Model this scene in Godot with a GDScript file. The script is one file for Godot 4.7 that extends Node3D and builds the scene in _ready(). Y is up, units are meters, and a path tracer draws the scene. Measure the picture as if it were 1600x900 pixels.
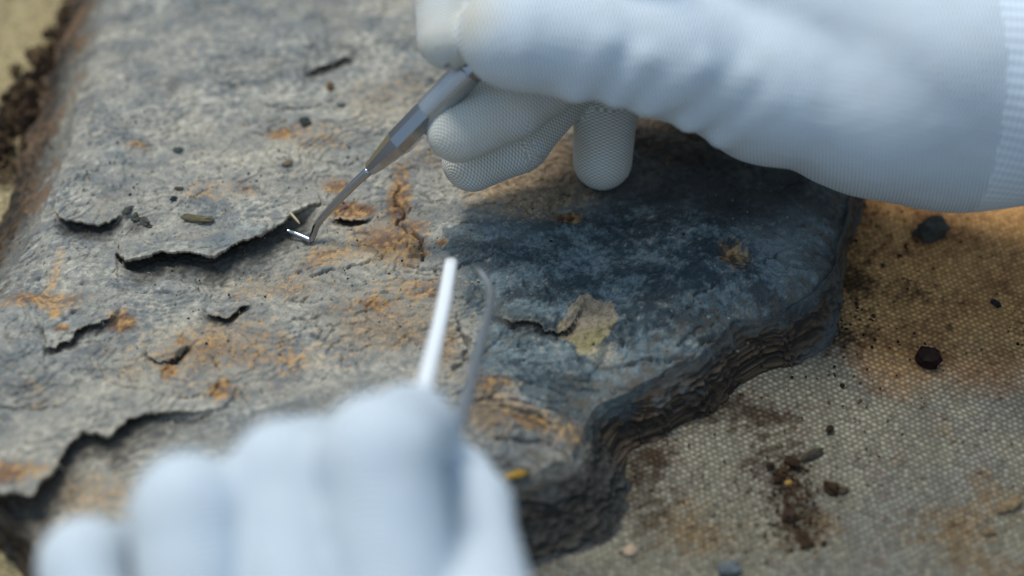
extends Node3D

# ---------------------------------------------------------------- camera numbers
const PITCH := 44.0
const TY := 0.165
const TX := TY * 16.0 / 9.0
const DIST := 0.47
const CLOTH := -0.020
var SP := sin(deg_to_rad(PITCH))
var CP := cos(deg_to_rad(PITCH))
var EYE := Vector3(0, DIST * sin(deg_to_rad(PITCH)), DIST * cos(deg_to_rad(PITCH)))
var rng := RandomNumberGenerator.new()

# ---------------------------------------------------------------- rock grid
const CELL := 0.00036
const X0 := -0.205
const X1 := 0.118
const Z0 := -0.165
const Z1 := 0.118
var GW := int((X1 - X0) / CELL) + 1
var GH := int((Z1 - Z0) / CELL) + 1
var hgt := PackedFloat32Array()
var a_rust := PackedFloat32Array()
var a_tan := PackedFloat32Array()
var a_blue := PackedFloat32Array()
var a_yel := PackedFloat32Array()
var a_dark := PackedFloat32Array()  # dark joints, plus shade painted in hollows, at steps and under the palm
var a_pale := PackedFloat32Array()
var a_tone := PackedFloat32Array()
var n_big := FastNoiseLite.new()
var n_mid := FastNoiseLite.new()
var n_fine := FastNoiseLite.new()
var n_step := FastNoiseLite.new()
var n_str := FastNoiseLite.new()
var n_grain := FastNoiseLite.new()
var names := {}


# a point of the place at the given distance along the view, and one on a level plane
func P(px: float, py: float, d: float) -> Vector3:
	var sx := (px - 800.0) / 800.0 * TX
	var t := (py - 450.0) / 450.0 * TY
	return EYE + d * Vector3(sx, -SP - t * CP, -CP + t * SP)


func G(px: float, py: float, y := 0.0) -> Vector3:
	var t := (py - 450.0) / 450.0 * TY
	return P(px, py, (EYE.y - y) / (SP + t * CP))


func G2(px: float, py: float, y := 0.0) -> Vector2:
	var g := G(px, py, y)
	return Vector2(g.x, g.z)


func numbered(called: String) -> String:
	var n: int = names.get(called, 0)
	names[called] = n + 1
	return called if n == 0 else "%s_%03d" % [called, n]


func tag(o: Node3D, label: String, category: String, group := "", kind := "") -> Node3D:
	if label: o.set_meta("label", label)
	if category: o.set_meta("category", category)
	if group: o.set_meta("group", group)
	if kind: o.set_meta("kind", kind)
	return o


func thing(called: String, at: Vector3) -> Node3D:
	var o := Node3D.new()
	o.name = numbered(called)
	add_child(o)
	o.position = at
	return o


func obj(called: String, mesh: Mesh, m: Material, parent: Node3D = null) -> MeshInstance3D:
	var o := MeshInstance3D.new()
	o.mesh = mesh
	o.material_override = m
	if parent == null:
		o.name = numbered(called)
		add_child(o)
	else:
		o.name = called
		parent.add_child(o, true)
	return o


func noise(n: FastNoiseLite, s: int, period: float, oct := 3, type := FastNoiseLite.TYPE_SIMPLEX_SMOOTH) -> void:
	n.seed = s
	n.noise_type = type
	n.frequency = 1.0 / period
	n.fractal_type = FastNoiseLite.FRACTAL_FBM
	n.fractal_octaves = oct


func fract(pts: PackedVector2Array, rough: float, levels: int, closed: bool) -> PackedVector2Array:
	var p := pts
	for l in levels:
		var q := PackedVector2Array()
		var n := p.size()
		for i in (n if closed else n - 1):
			var a := p[i]
			var b := p[(i + 1) % n]
			q.append(a)
			var d := b - a
			if d.length() > 0.0007:
				q.append((a + b) / 2 + Vector2(-d.y, d.x) * rng.randf_range(-rough, rough))
		if not closed:
			q.append(p[n - 1])
		p = q
	return p


func px_poly(a: Array, y := 0.0) -> PackedVector2Array:
	var r := PackedVector2Array()
	for i in range(0, a.size(), 2):
		r.append(G2(a[i], a[i + 1], y))
	return r


# rows of [row, first, last] grid cells inside a closed outline
func spans(poly: PackedVector2Array) -> Array:
	var out := []
	var zmin := 1e9
	var zmax := -1e9
	for v in poly:
		zmin = minf(zmin, v.y)
		zmax = maxf(zmax, v.y)
	var n := poly.size()
	for j in range(maxi(0, int((zmin - Z0) / CELL)), mini(GH - 1, int((zmax - Z0) / CELL) + 1) + 1):
		var z := Z0 + j * CELL
		var xs := []
		for i in n:
			var a := poly[i]
			var b := poly[(i + 1) % n]
			if (a.y <= z) != (b.y <= z):
				xs.append(a.x + (z - a.y) / (b.y - a.y) * (b.x - a.x))
		xs.sort()
		for k in range(0, xs.size() - 1, 2):
			var i0: int = maxi(0, int(ceil((xs[k] - X0) / CELL)))
			var i1: int = mini(GW - 1, int(floor((xs[k + 1] - X0) / CELL)))
			if i1 >= i0:
				out.append([j, i0, i1])
	return out


# a layer of slate that stands proud (mm) of its neighbours, fading from point a (0) to point b (1)
func plate(poly_px: Array, mm: float, rough: float, from_px := [], to_px := [], seam := 0.0, tone := 0.0) -> void:
	var poly := fract(px_poly(poly_px), rough, 4, true)
	var a := Vector2.ZERO
	var g := Vector2.ZERO
	if from_px.size():
		a = G2(from_px[0], from_px[1])
		g = G2(to_px[0], to_px[1]) - a
		g /= g.length_squared()
	for s in spans(poly):
		var z: float = Z0 + s[0] * CELL
		for i in range(s[1], s[2] + 1):
			var w := 1.0
			if from_px.size():
				w = smoothstep(0.0, 1.0, (Vector2(X0 + i * CELL, z) - a).dot(g))
			hgt[s[0] * GW + i] += mm * 0.001 * w
			a_tone[s[0] * GW + i] += tone * w
	if seam > 0.0:
		var part := PackedVector2Array()
		for k in poly.size() + 1:
			var v := poly[k % poly.size()]
			if k < poly.size() and (v - a).dot(g) > 0.62:
				part.append(v)
			else:
				if part.size() > 5:
					groove(part, seam, seam * 1.5, 0.7)
				part = PackedVector2Array()


func crack(line_px: Array, width: float, mm: float, rough := 0.22, dark := 0.6) -> void:
	groove(fract(px_poly(line_px), rough, 4, false), width, mm, dark)


func groove(line: PackedVector2Array, width: float, mm: float, dark: float) -> void:
	var total := line.size()
	for k in total - 1:
		var a := line[k]
		var b := line[k + 1]
		var taper := minf(1.0, 0.35 + 3.0 * minf(k, total - 2 - k) / total)
		var wob := n_mid.get_noise_2d(a.x * 4200.0 + 80.0, a.y * 4200.0)
		var r: float = width * 0.0005 * taper * clampf(0.75 + 1.5 * wob, 0.2, 1.6)
		var steps := maxi(1, int((b - a).length() / (CELL * 0.7)))
		for q in steps:
			var c := a.lerp(b, float(q) / steps)
			var ci := int((c.x - X0) / CELL)
			var cj := int((c.y - Z0) / CELL)
			var rr := int(r / CELL) + 1
			for j in range(maxi(0, cj - rr), mini(GH - 1, cj + rr) + 1):
				for i in range(maxi(0, ci - rr), mini(GW - 1, ci + rr) + 1):
					var d := Vector2(X0 + i * CELL, Z0 + j * CELL).distance_to(c) / r
					if d < 1.0:
						var n := j * GW + i
						var deep := mm * 0.001 * taper * (1.0 - d * d)
						if deep > a_cut[n]:
							hgt[n] -= deep - a_cut[n]
							a_cut[n] = deep
						a_dark[n] = maxf(a_dark[n], dark * (1.0 - d * d))

var a_cut := PackedFloat32Array()


func stamp(arr: PackedFloat32Array, px: float, py: float, rx: float, ry: float, w := 1.0, turn := 0.0) -> void:
	var c := G2(px, py)
	var sc: float = G2(px + 1, py).x - c.x
	var sz: float = G2(px, py + 1).y - c.y
	var ax := rx * sc
	var az := ry * sz
	var reach := maxf(ax, az)
	var ct := cos(turn)
	var stn := sin(turn)
	for j in range(maxi(0, int((c.y - reach - Z0) / CELL)), mini(GH - 1, int((c.y + reach - Z0) / CELL)) + 1):
		for i in range(maxi(0, int((c.x - reach - X0) / CELL)), mini(GW - 1, int((c.x + reach - X0) / CELL)) + 1):
			var dx := X0 + i * CELL - c.x
			var dz := Z0 + j * CELL - c.y
			var u := (dx * ct + dz * stn) / ax
			var v := (-dx * stn + dz * ct) / az
			var r := u * u + v * v
			if r < 1.0:
				var n := j * GW + i
				arr[n] = maxf(arr[n], w * (1.0 - r))


func stamp_poly(arr: PackedFloat32Array, poly_px: Array, w: float, rough := 0.2) -> void:
	for s in spans(fract(px_poly(poly_px), rough, 4, true)):
		for i in range(s[1], s[2] + 1):
			arr[s[0] * GW + i] = w


func mixc(a: Vector3, b: Vector3, t: float) -> Vector3:
	return a + (b - a) * clampf(t, 0.0, 1.0)


# the slate's own colour (linear) at a grid vertex
func slate(n: int, x: float, z: float) -> Vector3:
	var X := x * 1000.0
	var Z := z * 1000.0
	var b := n_big.get_noise_2d(X, Z)
	var m := n_mid.get_noise_2d(X + 300.0, Z * 1.5)
	var m2 := n_mid.get_noise_2d(X * 0.55 - 700.0, Z * 0.8 + 400.0)
	var f := n_fine.get_noise_2d(X, Z + 900.0)
	var g := n_grain.get_noise_2d(X, Z)
	var c := mixc(Vector3(0.37, 0.37, 0.335), Vector3(0.215, 0.24, 0.25), 0.45 + m * 1.1 + b * 0.6)
	c = mixc(c, Vector3(0.4, 0.37, 0.295), (m2 * 0.9 - b * 0.5 + f * 0.6) * 0.9 - 0.04)
	c = mixc(c, Vector3(0.5, 0.51, 0.47), (f * 1.2 + g * 0.5 + m2 * 0.7) * 0.9 - 0.25 + a_pale[n])
	var jit := f * 0.45 + g * 0.3 + m * 0.25
	var bl := smoothstep(0.2, 0.6, a_blue[n] + jit * 0.5)
	var slate_blue := mixc(Vector3(0.047, 0.066, 0.074), Vector3(0.15, 0.195, 0.21), 0.36 + f * 0.7 + m * 1.1 + m2 * 0.9 + g * 0.4 + a_pale[n])
	c = mixc(c, slate_blue, bl)
	c = mixc(c, mixc(Vector3(0.25, 0.175, 0.105), Vector3(0.42, 0.315, 0.2), 0.5 + f * 1.2 + g), smoothstep(0.22, 0.75, a_tan[n] + jit * 0.8) * 0.85)
	var rust := mixc(Vector3(0.2, 0.085, 0.032), Vector3(0.46, 0.27, 0.095), 0.5 + f * 1.6 + m2)
	c = mixc(c, rust, smoothstep(0.14, 0.9, a_rust[n] + jit * 1.0) * 0.85)
	c = mixc(c, mixc(Vector3(0.34, 0.29, 0.12), Vector3(0.36, 0.27, 0.17), 0.8 + m2 * 2.0 + f), smoothstep(0.2, 0.8, a_yel[n] + jit * 0.7) * 0.7)
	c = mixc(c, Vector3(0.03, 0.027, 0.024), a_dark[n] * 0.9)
	c *= lerpf(0.8, 1.0, bl) * (1.0 + a_tone[n]) * (1.0 + f * 0.3 + g * 0.3 + m2 * 0.2)
	var sp := n_fine.get_noise_2d(X * 2.3 + 51.0, Z * 2.3)
	c = mixc(c, Vector3(0.06, 0.055, 0.05), (sp - 0.42) * 5.0)
	c *= Vector3(1.02, 0.97, 0.915).lerp(Vector3.ONE, bl)
	return Vector3(maxf(c.x, 0.012), maxf(c.y, 0.012), maxf(c.z, 0.012))


func arrays_mesh(v: PackedVector3Array, nrm: PackedVector3Array, col: PackedColorArray, idx: PackedInt32Array, uv := PackedVector2Array()) -> ArrayMesh:
	var a := []
	a.resize(Mesh.ARRAY_MAX)
	a[Mesh.ARRAY_VERTEX] = v
	a[Mesh.ARRAY_NORMAL] = nrm
	if col.size(): a[Mesh.ARRAY_COLOR] = col
	if uv.size(): a[Mesh.ARRAY_TEX_UV] = uv
	a[Mesh.ARRAY_INDEX] = idx
	var m := ArrayMesh.new()
	m.add_surface_from_arrays(Mesh.PRIMITIVE_TRIANGLES, a)
	return m


func smooth_normals(v: PackedVector3Array, idx: PackedInt32Array) -> PackedVector3Array:
	var n := PackedVector3Array()
	n.resize(v.size())
	for k in range(0, idx.size(), 3):
		var a := v[idx[k]]
		var c := (v[idx[k + 2]] - a).cross(v[idx[k + 1]] - a)
		n[idx[k]] += c
		n[idx[k + 1]] += c
		n[idx[k + 2]] += c
	for i in n.size():
		n[i] = n[i].normalized()
	return n


# ---------------------------------------------------------------- slate slab
var rim_px := [185, -60, 165, 0, 148, 60, 118, 180, 95, 270, 65, 350, 20, 420, -60, 520, -150, 640, -130, 720, -60, 765, 0, 786, 38, 818, 62, 866, 120, 905, 250, 925, 400, 885, 560, 800, 700, 772, 812, 752, 888, 728, 908, 684, 930, 634, 983, 614, 1020, 596, 1040, 580, 1090, 566, 1119, 540, 1143, 508, 1222, 490, 1271, 456, 1300, 420, 1322, 340, 1340, 250, 1350, 100, 1350, -40, 1200, -75, 700, -80]


func make_rock(mat: Material) -> Node3D:
	var N := GW * GH
	for arr in [hgt, a_rust, a_tan, a_blue, a_yel, a_dark, a_cut, a_pale, a_tone]:
		arr.resize(N)
		arr.fill(0.0)
	# bedding: thin terraces with ragged edges on a gently rolling sheet
	for j in GH:
		var Z := (Z0 + j * CELL) * 1000.0
		for i in GW:
			var X := (X0 + i * CELL) * 1000.0
			var b := n_big.get_noise_2d(X, Z)
			var f := n_fine.get_noise_2d(X, Z)
			var q := (n_step.get_noise_2d(X, Z * 1.35) + f * 0.06) * 7.0 + 20.0
			var step_shade := smoothstep(0.84, 0.95, q - floorf(q)) * clampf(0.1 + 1.6 * n_mid.get_noise_2d(X + 77.0, Z - 31.0), 0.0, 0.8)
			if step_shade > 0.0: a_dark[j * GW + i] = step_shade * 0.75  # paints shade along the foot of each step
			var fl := floorf(q)
			var st := fl + smoothstep(0.965, 1.0, q - fl)
			hgt[j * GW + i] = 0.001 * (b * 1.6 + st * 0.5 - 10.0 + f * 0.1 + n_mid.get_noise_2d(X, Z) * 0.35 + n_grain.get_noise_2d(X, Z) * 0.11 - 2.0 * smoothstep(45.0, 105.0, X))
	# layers that stand proud, as the photograph shows them
	for k in 44:
		var cx := rng.randf_range(-20, 1240)
		var cy := rng.randf_range(10, 640)
		var rx := rng.randf_range(40, 150)
		var ry := rx * rng.randf_range(0.35, 0.6)
		var lean := rng.randf_range(-0.35, 0.1)
		var poly := []
		for q in 8:
			var an := TAU * (q + rng.randf_range(-0.3, 0.3)) / 8.0
			var rr := rng.randf_range(0.7, 1.1)
			poly.append(cx + cos(an) * rx * rr + sin(an) * ry * lean)
			poly.append(cy + sin(an) * ry * rr + cos(an) * rx * lean * 0.5)
		plate(poly, rng.randf_range(0.25, 0.75), 0.17, [cx + lean * 40.0, cy - ry], [cx, cy + ry * 0.5], rng.randf_range(0.0, 0.75), rng.randf_range(-0.14, 0.12))
	plate([470, 112, 495, 110, 520, 98, 545, 92, 560, 78, 600, 70, 620, 20, 520, 20, 480, 60], 0.8, 0.2, [560, 20], [520, 100])
	plate([720, 470, 770, 496, 800, 506, 820, 500, 850, 508, 880, 511, 922, 462, 950, 455, 990, 475, 1000, 500, 1040, 500, 1090, 450, 1125, 420, 1110, 360, 900, 340, 760, 390], 0.55, 0.16)
	plate([1000, 500, 1040, 502, 1092, 452, 1126, 424, 1180, 420, 1240, 430, 1230, 470, 1140, 492, 1110, 515, 1060, 540, 990, 560, 960, 540], 0.35, 0.14, [1000, 480], [1060, 520])
	plate([1120, 400, 1140, 372, 1172, 388, 1176, 408, 1150, 416, 1128, 414], -1.3, 0.2)
	plate([885, 515, 924, 462, 950, 468, 956, 490, 946, 522, 905, 546], -0.5, 0.15)
	plate([632, 372, 655, 374, 664, 398, 640, 402], 0.9, 0.2)
	plate([870, 330, 888, 326, 894, 336, 880, 341], 0.9, 0.2)
	plate([598, 262, 616, 262, 632, 300, 628, 345, 648, 362, 666, 396, 650, 424, 600, 410, 560, 390, 570, 350, 605, 330], -1.0, 0.18, [540, 340], [640, 360])
	# open joints
	crack([604, 258, 612, 276, 624, 290, 628, 318, 620, 345, 636, 362, 656, 380, 662, 398, 652, 420, 654, 446], 0.9, 1.6, 0.25, 0.75)
	crack([240, 648, 290, 646, 340, 632], 1.2, 1.2, 0.2)
	crack([254, 578, 268, 556, 282, 545, 300, 528], 1.6, 1.8, 0.2, 0.8)
	crack([108, 489, 130, 491], 1.1, 1.2)
	crack([452, 466, 470, 468, 484, 455], 1.0, 1.1)
	crack([455, 500, 480, 505, 500, 488], 0.9, 0.9)
	crack([925, 462, 935, 455, 945, 463], 0.9, 1.2)
	crack([955, 467, 972, 470, 985, 476], 1.3, 1.5)
	crack([977, 494, 992, 504], 1.4, 1.5)
	crack([1036, 514, 1060, 490, 1086, 460, 1128, 424], 1.0, 1.3, 0.16)
	crack([1040, 535, 1080, 518, 1110, 505, 1134, 472], 0.8, 1.1, 0.16)
	crack([1178, 402, 1200, 395, 1215, 380], 0.9, 1.2)
	crack([1150, 455, 1200, 446, 1240, 446], 0.5, 0.6)
	crack([715, 490, 722, 520, 734, 540, 722, 570, 705, 590, 690, 604], 1.5, 1.6, 0.2, 0.7)
	crack([690, 528, 714, 534, 720, 522], 1.0, 1.0)
	crack([660, 455, 690, 462, 720, 450], 0.8, 0.8)
	crack([560, 500, 580, 470, 600, 456, 640, 460], 0.7, 0.7)
	crack([500, 60, 530, 48, 560, 40], 0.6, 0.5)
	crack([660, 118, 680, 126, 690, 124], 0.9, 1.0)
	crack([870, 298, 900, 296], 1.2, 1.2, 0.2, 0.8)
	crack([872, 332, 884, 338, 900, 334], 1.2, 1.2)
	crack([650, 480, 690, 476], 0.6, 0.6)
	crack([200, 222, 232, 212], 0.5, 0.4, 0.2, 0.2)
	crack([520, 640, 560, 620, 600, 606], 0.8, 0.8)
	crack([440, 596, 500, 590, 560, 570], 0.5, 0.5)
	crack([100, 310, 110, 282, 130, 262, 150, 250], 0.5, 0.5, 0.2, 0.3)
	crack([740, 530, 790, 520, 830, 540], 0.4, 0.4)
	for k in 7:  # bedding seams that crop out on the front slope
		var yy := 596.0 + k * 14.0 + rng.randf_range(-5, 5)
		var xa := 728.0 + k * 3.0 + rng.randf() * 14.0
		crack([xa, yy, xa + 45.0, yy - 5.0 + k * 1.5, xa + 90.0, yy + 3.0, xa + 130.0 + rng.randf() * 35.0, yy + 16.0], rng.randf_range(0.7, 1.7), rng.randf_range(0.7, 1.7), 0.12, 0.75)
	for k in 46:  # short hairline joints everywhere
		var cx := rng.randf_range(20, 1280)
		var cy := rng.randf_range(20, 640)
		var an := rng.randf_range(-0.5, 0.25) + (PI if rng.randf() < 0.5 else 0.0)
		var le := rng.randf_range(8, 28)
		crack([cx, cy, cx + cos(an) * le, cy + sin(an) * le * 0.6, cx + cos(an) * le * 2.0, cy + sin(an + 0.4) * le], rng.randf_range(0.4, 0.9), rng.randf_range(0.4, 1.0), 0.25, 0.5)
	# colour of the stone: blue slate on the right with the hand's shade painted in, brown dust, rust, lichen yellow
	stamp_poly(a_blue, [690, 360, 735, 352, 800, 350, 900, 350, 1000, 300, 1340, 150, 1420, 420, 1250, 520, 1120, 560, 1000, 640, 900, 700, 800, 600, 740, 570, 760, 500, 725, 470, 735, 420, 690, 400], 0.55, 0.2)
	stamp(a_blue, 1000, 430, 350, 170, 1.0)
	stamp(a_blue, 860, 560, 130, 70, 0.9)
	stamp(a_blue, 360, 385, 120, 50, 0.36)
	for b in [[830, 270, 150, 95, 0.95], [1060, 200, 140, 70, 0.8], [700, 200, 110, 120, 0.42], [330, 540, 170, 70, 0.62], [60, 620, 60, 40, 0.35], [600, 500, 150, 80, 0.6], [430, 440, 130, 40, 0.55], [140, 760, 130, 60, 0.6], [770, 640, 60, 60, 0.75], [830, 650, 70, 30, 0.75], [700, 540, 30, 70, 0.7], [600, 150, 120, 60, 0.38], [360, 600, 140, 40, 0.4], [210, 560, 80, 60, 0.4]]:
		stamp(a_tan, b[0], b[1], b[2], b[3], b[4])
	for b in [[440, 212, 22, 10, 1.0], [490, 214, 50, 18, 0.5], [526, 287, 24, 14, 0.9], [550, 325, 36, 14, 1.0], [596, 374, 52, 34, 0.8], [622, 320, 18, 60, 0.8], [640, 375, 30, 40, 0.75], [188, 497, 20, 14, 1.0], [86, 489, 10, 8, 1.0], [96, 514, 12, 7, 1.0], [262, 570, 14, 16, 0.95], [282, 525, 10, 8, 1.0], [345, 605, 18, 18, 0.85], [60, 468, 70, 16, 0.75], [520, 395, 60, 20, 0.6], [590, 470, 34, 12, 0.65], [650, 450, 60, 16, 0.55], [10, 738, 60, 20, 0.8], [320, 540, 50, 24, 0.42], [400, 540, 40, 34, 0.42], [215, 222, 22, 6, 0.6], [1148, 398, 24, 20, 0.75], [885, 338, 26, 10, 0.9], [690, 385, 10, 8, 0.9], [775, 745, 40, 14, 0.4], [440, 560, 90, 20, 0.45], [85, 420, 12, 40, 0.5], [300, 370, 30, 12, 0.3], [350, 300, 60, 18, 0.42], [160, 320, 14, 20, 0.3], [560, 840, 10, 10, 0.3], [760, 600, 50, 12, 0.6], [830, 655, 50, 10, 0.6], [890, 660, 30, 20, 0.6]]:
		stamp(a_rust, b[0], b[1], b[2] * 1.45, b[3] * 1.5, b[4])
	stamp_poly(a_yel, [874, 516, 918, 456, 956, 464, 965, 490, 952, 524, 905, 552], 0.8, 0.15)
	stamp_poly(a_yel, [912, 546, 966, 528, 978, 556, 930, 566], 0.42, 0.2)
	for b in [[430, 130, 170, 90, 0.35], [560, 100, 120, 60, 0.3], [140, 300, 60, 30, 0.25], [380, 345, 110, 30, 0.2], [460, 520, 40, 10, 0.6], [1170, 470, 110, 26, 0.4], [870, 580, 120, 50, 0.15], [350, 395, 130, 18, 0.3], [520, 95, 50, 26, 0.35]]:
		stamp(a_pale, b[0], b[1], b[2], b[3], b[4])
	for b in [[1090, 255, 300, 105, 1.0], [960, 320, 90, 40, 0.5], [215, 348, 22, 16, 0.7], [140, 545, 40, 20, 0.25], [1050, 470, 60, 20, 0.3], [650, 392, 14, 12, 0.7], [270, 130, 14, 20, 0.4], [305, 60, 14, 8, 0.4]]:  # the big ellipses paint the shade under palm and little finger
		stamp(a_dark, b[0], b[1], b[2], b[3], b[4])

	var root := thing("slate_slab", Vector3.ZERO)
	tag(root, "grey layered slate slab stained rust and blue, lying on the canvas", "rock")
	# flakes that have come loose: sheets with a hollow under them
	make_flake(root, mat, [196, 411, 222, 408, 240, 404, 252, 398, 268, 400, 284, 404, 300, 403, 322, 409, 340, 406, 356, 396, 388, 388, 425, 368, 442, 357, 458, 342, 480, 328, 503, 316, 505, 285, 440, 262, 330, 262, 250, 300, 205, 350, 180, 392], [350, 270], [370, 404], 1.5, 1.1, 3.8, 0.15, [410, 560], "thin pale flake lifted along its ragged front edge by the pick")
	make_flake(root, mat, [84, 328, 100, 342, 120, 344, 152, 348, 172, 342, 192, 328, 196, 300, 170, 268, 130, 262, 100, 285], [140, 262], [140, 345], 1.1, 0.8, 2.0, 0.08, [140, 420], "rounded pale flake with a dark gap under its front edge")
	make_flake(root, mat, [516, 338, 535, 344, 556, 340, 582, 334, 590, 322, 570, 310, 540, 316], [570, 305], [545, 344], 0.8, 0.6, 1.5, 0.15, [550, 375], "small orange flake beside the pick")
	make_flake(root, mat, [470, 112, 492, 110, 508, 104, 522, 99, 545, 92, 560, 76, 560, 50, 500, 55, 478, 84], [520, 50], [515, 106], 0.5, 0.5, 0.8, 0.2, [515, 140], "pale flake near the far end of the slab")
	make_flake(root, mat, [-60, 780, 0, 778, 50, 782, 84, 742, 110, 692, 132, 676, 168, 682, 204, 656, 245, 646, 300, 640, 350, 634, 370, 600, 300, 560, 160, 540, 40, 560, -60, 600], [60, 560], [125, 700], 0.5, 1.2, 3.4, 0.11, [235, 860], "broad grey layer ending in a jagged ledge at the near left of the slab", 0.45)
	make_flake(root, mat, [70, 546, 88, 549, 108, 533, 132, 512, 172, 496, 195, 470, 120, 440, 50, 470], [108, 450], [114, 532], 0.5, 0.7, 1.6, 0.15, [140, 585], "")
	make_flake(root, mat, [313, 486, 335, 494, 358, 499, 378, 481, 396, 474, 392, 440, 330, 436], [352, 436], [352, 494], 0.5, 0.7, 1.5, 0.13, [355, 530], "")
	make_flake(root, mat, [766, 494, 800, 507, 820, 500, 850, 509, 880, 512, 922, 462, 930, 430, 800, 420], [850, 425], [848, 506], 0.3, 0.7, 1.2, 0.12, [850, 545], "")
	make_flake(root, mat, [246, 560, 262, 556, 282, 546, 302, 526, 300, 490, 230, 490, 220, 530], [262, 490], [268, 552], 0.4, 0.7, 1.4, 0.15, [285, 590], "")
	# rim: jagged outline, near which the sheet bends down into the side of the slab
	var rim0 := px_poly(rim_px, -0.0064)
	var slopes := PackedFloat32Array()
	for k in rim0.size():
		slopes.append(0.8 if k < 7 else 0.25 if k < 16 else 0.74 if k < 21 else 0.62 if k < 22 else 0.45 if k < 31 else 0.2)
	var rim := PackedVector2Array()
	var rsl := PackedFloat32Array()
	for k in rim0.size():
		var a := rim0[k]
		var b := rim0[(k + 1) % rim0.size()]
		var parts := clampi(int((b - a).length() / 0.0035), 1, 10)
		for q in parts:
			var w := float(q) / parts
			var d := (b - a).normalized()
			var off := 0.0 if q == 0 else rng.randf_range(-0.0007, 0.0007)
			rim.append(a.lerp(b, w) + Vector2(-d.y, d.x) * off)
			rsl.append(lerpf(slopes[k], slopes[(k + 1) % slopes.size()], w))
	var RN := rim.size()
	var inside := PackedByteArray()
	inside.resize(N)
	for s in spans(rim):
		for i in range(s[1], s[2] + 1):
			inside[s[0] * GW + i] = 1
	var V := PackedVector3Array()
	var C := PackedColorArray()
	var keep := PackedByteArray()
	V.resize(N)
	C.resize(N)
	keep.resize(N)
	const T := 16
	var near := []
	for tj in range(0, GH, T):
		for ti in range(0, GW, T):
			var c := Vector2(X0 + (ti + T / 2) * CELL, Z0 + (tj + T / 2) * CELL)
			var best := 1e9
			var ds := PackedFloat32Array()
			for k in RN:
				var d := c.distance_to(Geometry2D.get_closest_point_to_segment(c, rim[k], rim[(k + 1) % RN]))
				ds.append(d)
				best = minf(best, d)
			near.clear()
			var is_far: bool = best > 0.038
			if not is_far:
				for k in RN:
					if ds[k] < best + T * CELL * 1.5:
						near.append(k)
			for j in range(tj, mini(tj + T, GH)):
				for i in range(ti, mini(ti + T, GW)):
					var n := j * GW + i
					var x := X0 + i * CELL
					var z := Z0 + j * CELL
					var h := hgt[n]
					if is_far:
						if inside[n]:
							keep[n] = 1
							V[n] = Vector3(x, h, z)
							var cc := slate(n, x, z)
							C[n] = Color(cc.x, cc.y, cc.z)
						continue
					var p := Vector2(x, z)
					var bd := 1e9
					var bp := Vector2.ZERO
					var bk := 0
					for k in near:
						var cp := Geometry2D.get_closest_point_to_segment(p, rim[k], rim[(k + 1) % RN])
						var d2 := cp.distance_squared_to(p)
						if d2 < bd:
							bd = d2
							bp = cp
							bk = k
					var d := sqrt(bd)
					var sl := rsl[bk]
					var R := 0.018 + 0.004 * sl
					if inside[n]:
						keep[n] = 1
						var w := maxf(0.0, 1.0 - d / R)
						V[n] = Vector3(x, h - 0.0055 * w * w, z)
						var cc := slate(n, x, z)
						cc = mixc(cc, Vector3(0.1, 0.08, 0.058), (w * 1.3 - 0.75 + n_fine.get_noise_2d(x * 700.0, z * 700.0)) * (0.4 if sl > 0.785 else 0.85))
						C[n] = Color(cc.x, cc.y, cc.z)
					else:
						if d > 0.034:
							continue
						keep[n] = 1
						var o := (p - bp) / maxf(d, 1e-6)
						var rim_h := -0.0055 + 0.5 * clampf(h, -0.002, 0.002)
						var down := d * sqrt(1.0 - sl * sl)
						var Y := (rim_h - down) * 1000.0
						# ledges of the bedding: long along the side, thin up it
						var led := 0.0
						var lump := n_mid.get_noise_3d(p.x * 600.0, Y * 0.9, p.y * 600.0)
						led = n_str.get_noise_3d(p.x * 60.0, (Y + 2.0 * lump) * 1.5, p.y * 60.0)
						var fine := n_fine.get_noise_3d(p.x * 1000.0, Y * 1.6, p.y * 1000.0)
						var front := smoothstep(0.45, 0.6, sl) * (1.0 - smoothstep(0.765, 0.785, sl))
						var under := smoothstep(0.0, 0.008, d)
						var lat := d * sl + under * (0.0007 * led + 0.0030 * lump + 0.0009 * fine)
						V[n] = Vector3(bp.x + o.x * lat, rim_h - down, bp.y + o.y * lat)
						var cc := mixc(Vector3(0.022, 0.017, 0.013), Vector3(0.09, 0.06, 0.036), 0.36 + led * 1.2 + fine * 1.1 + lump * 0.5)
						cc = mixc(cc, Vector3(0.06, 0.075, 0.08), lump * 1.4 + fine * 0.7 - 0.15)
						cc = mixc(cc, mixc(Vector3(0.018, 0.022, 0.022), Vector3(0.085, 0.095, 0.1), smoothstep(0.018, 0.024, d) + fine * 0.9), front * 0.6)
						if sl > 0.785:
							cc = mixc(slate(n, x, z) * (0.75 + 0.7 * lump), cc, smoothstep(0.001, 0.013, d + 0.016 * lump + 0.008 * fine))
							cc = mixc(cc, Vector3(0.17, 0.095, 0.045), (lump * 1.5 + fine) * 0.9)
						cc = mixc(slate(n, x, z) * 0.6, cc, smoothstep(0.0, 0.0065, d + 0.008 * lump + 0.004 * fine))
						C[n] = Color(maxf(cc.x, 0.01), maxf(cc.y, 0.01), maxf(cc.z, 0.01))
	var idx := PackedInt32Array()
	idx.resize(N * 6)
	var used := 0
	for j in GH - 1:
		for i in GW - 1:
			var n := j * GW + i
			if keep[n] and keep[n + 1] and keep[n + GW] and keep[n + GW + 1]:
				idx[used] = n
				idx[used + 1] = n + 1
				idx[used + 2] = n + GW
				idx[used + 3] = n + 1
				idx[used + 4] = n + GW + 1
				idx[used + 5] = n + GW
				used += 6
	idx.resize(used)
	var nn := PackedVector3Array()
	nn.resize(N)
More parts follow.
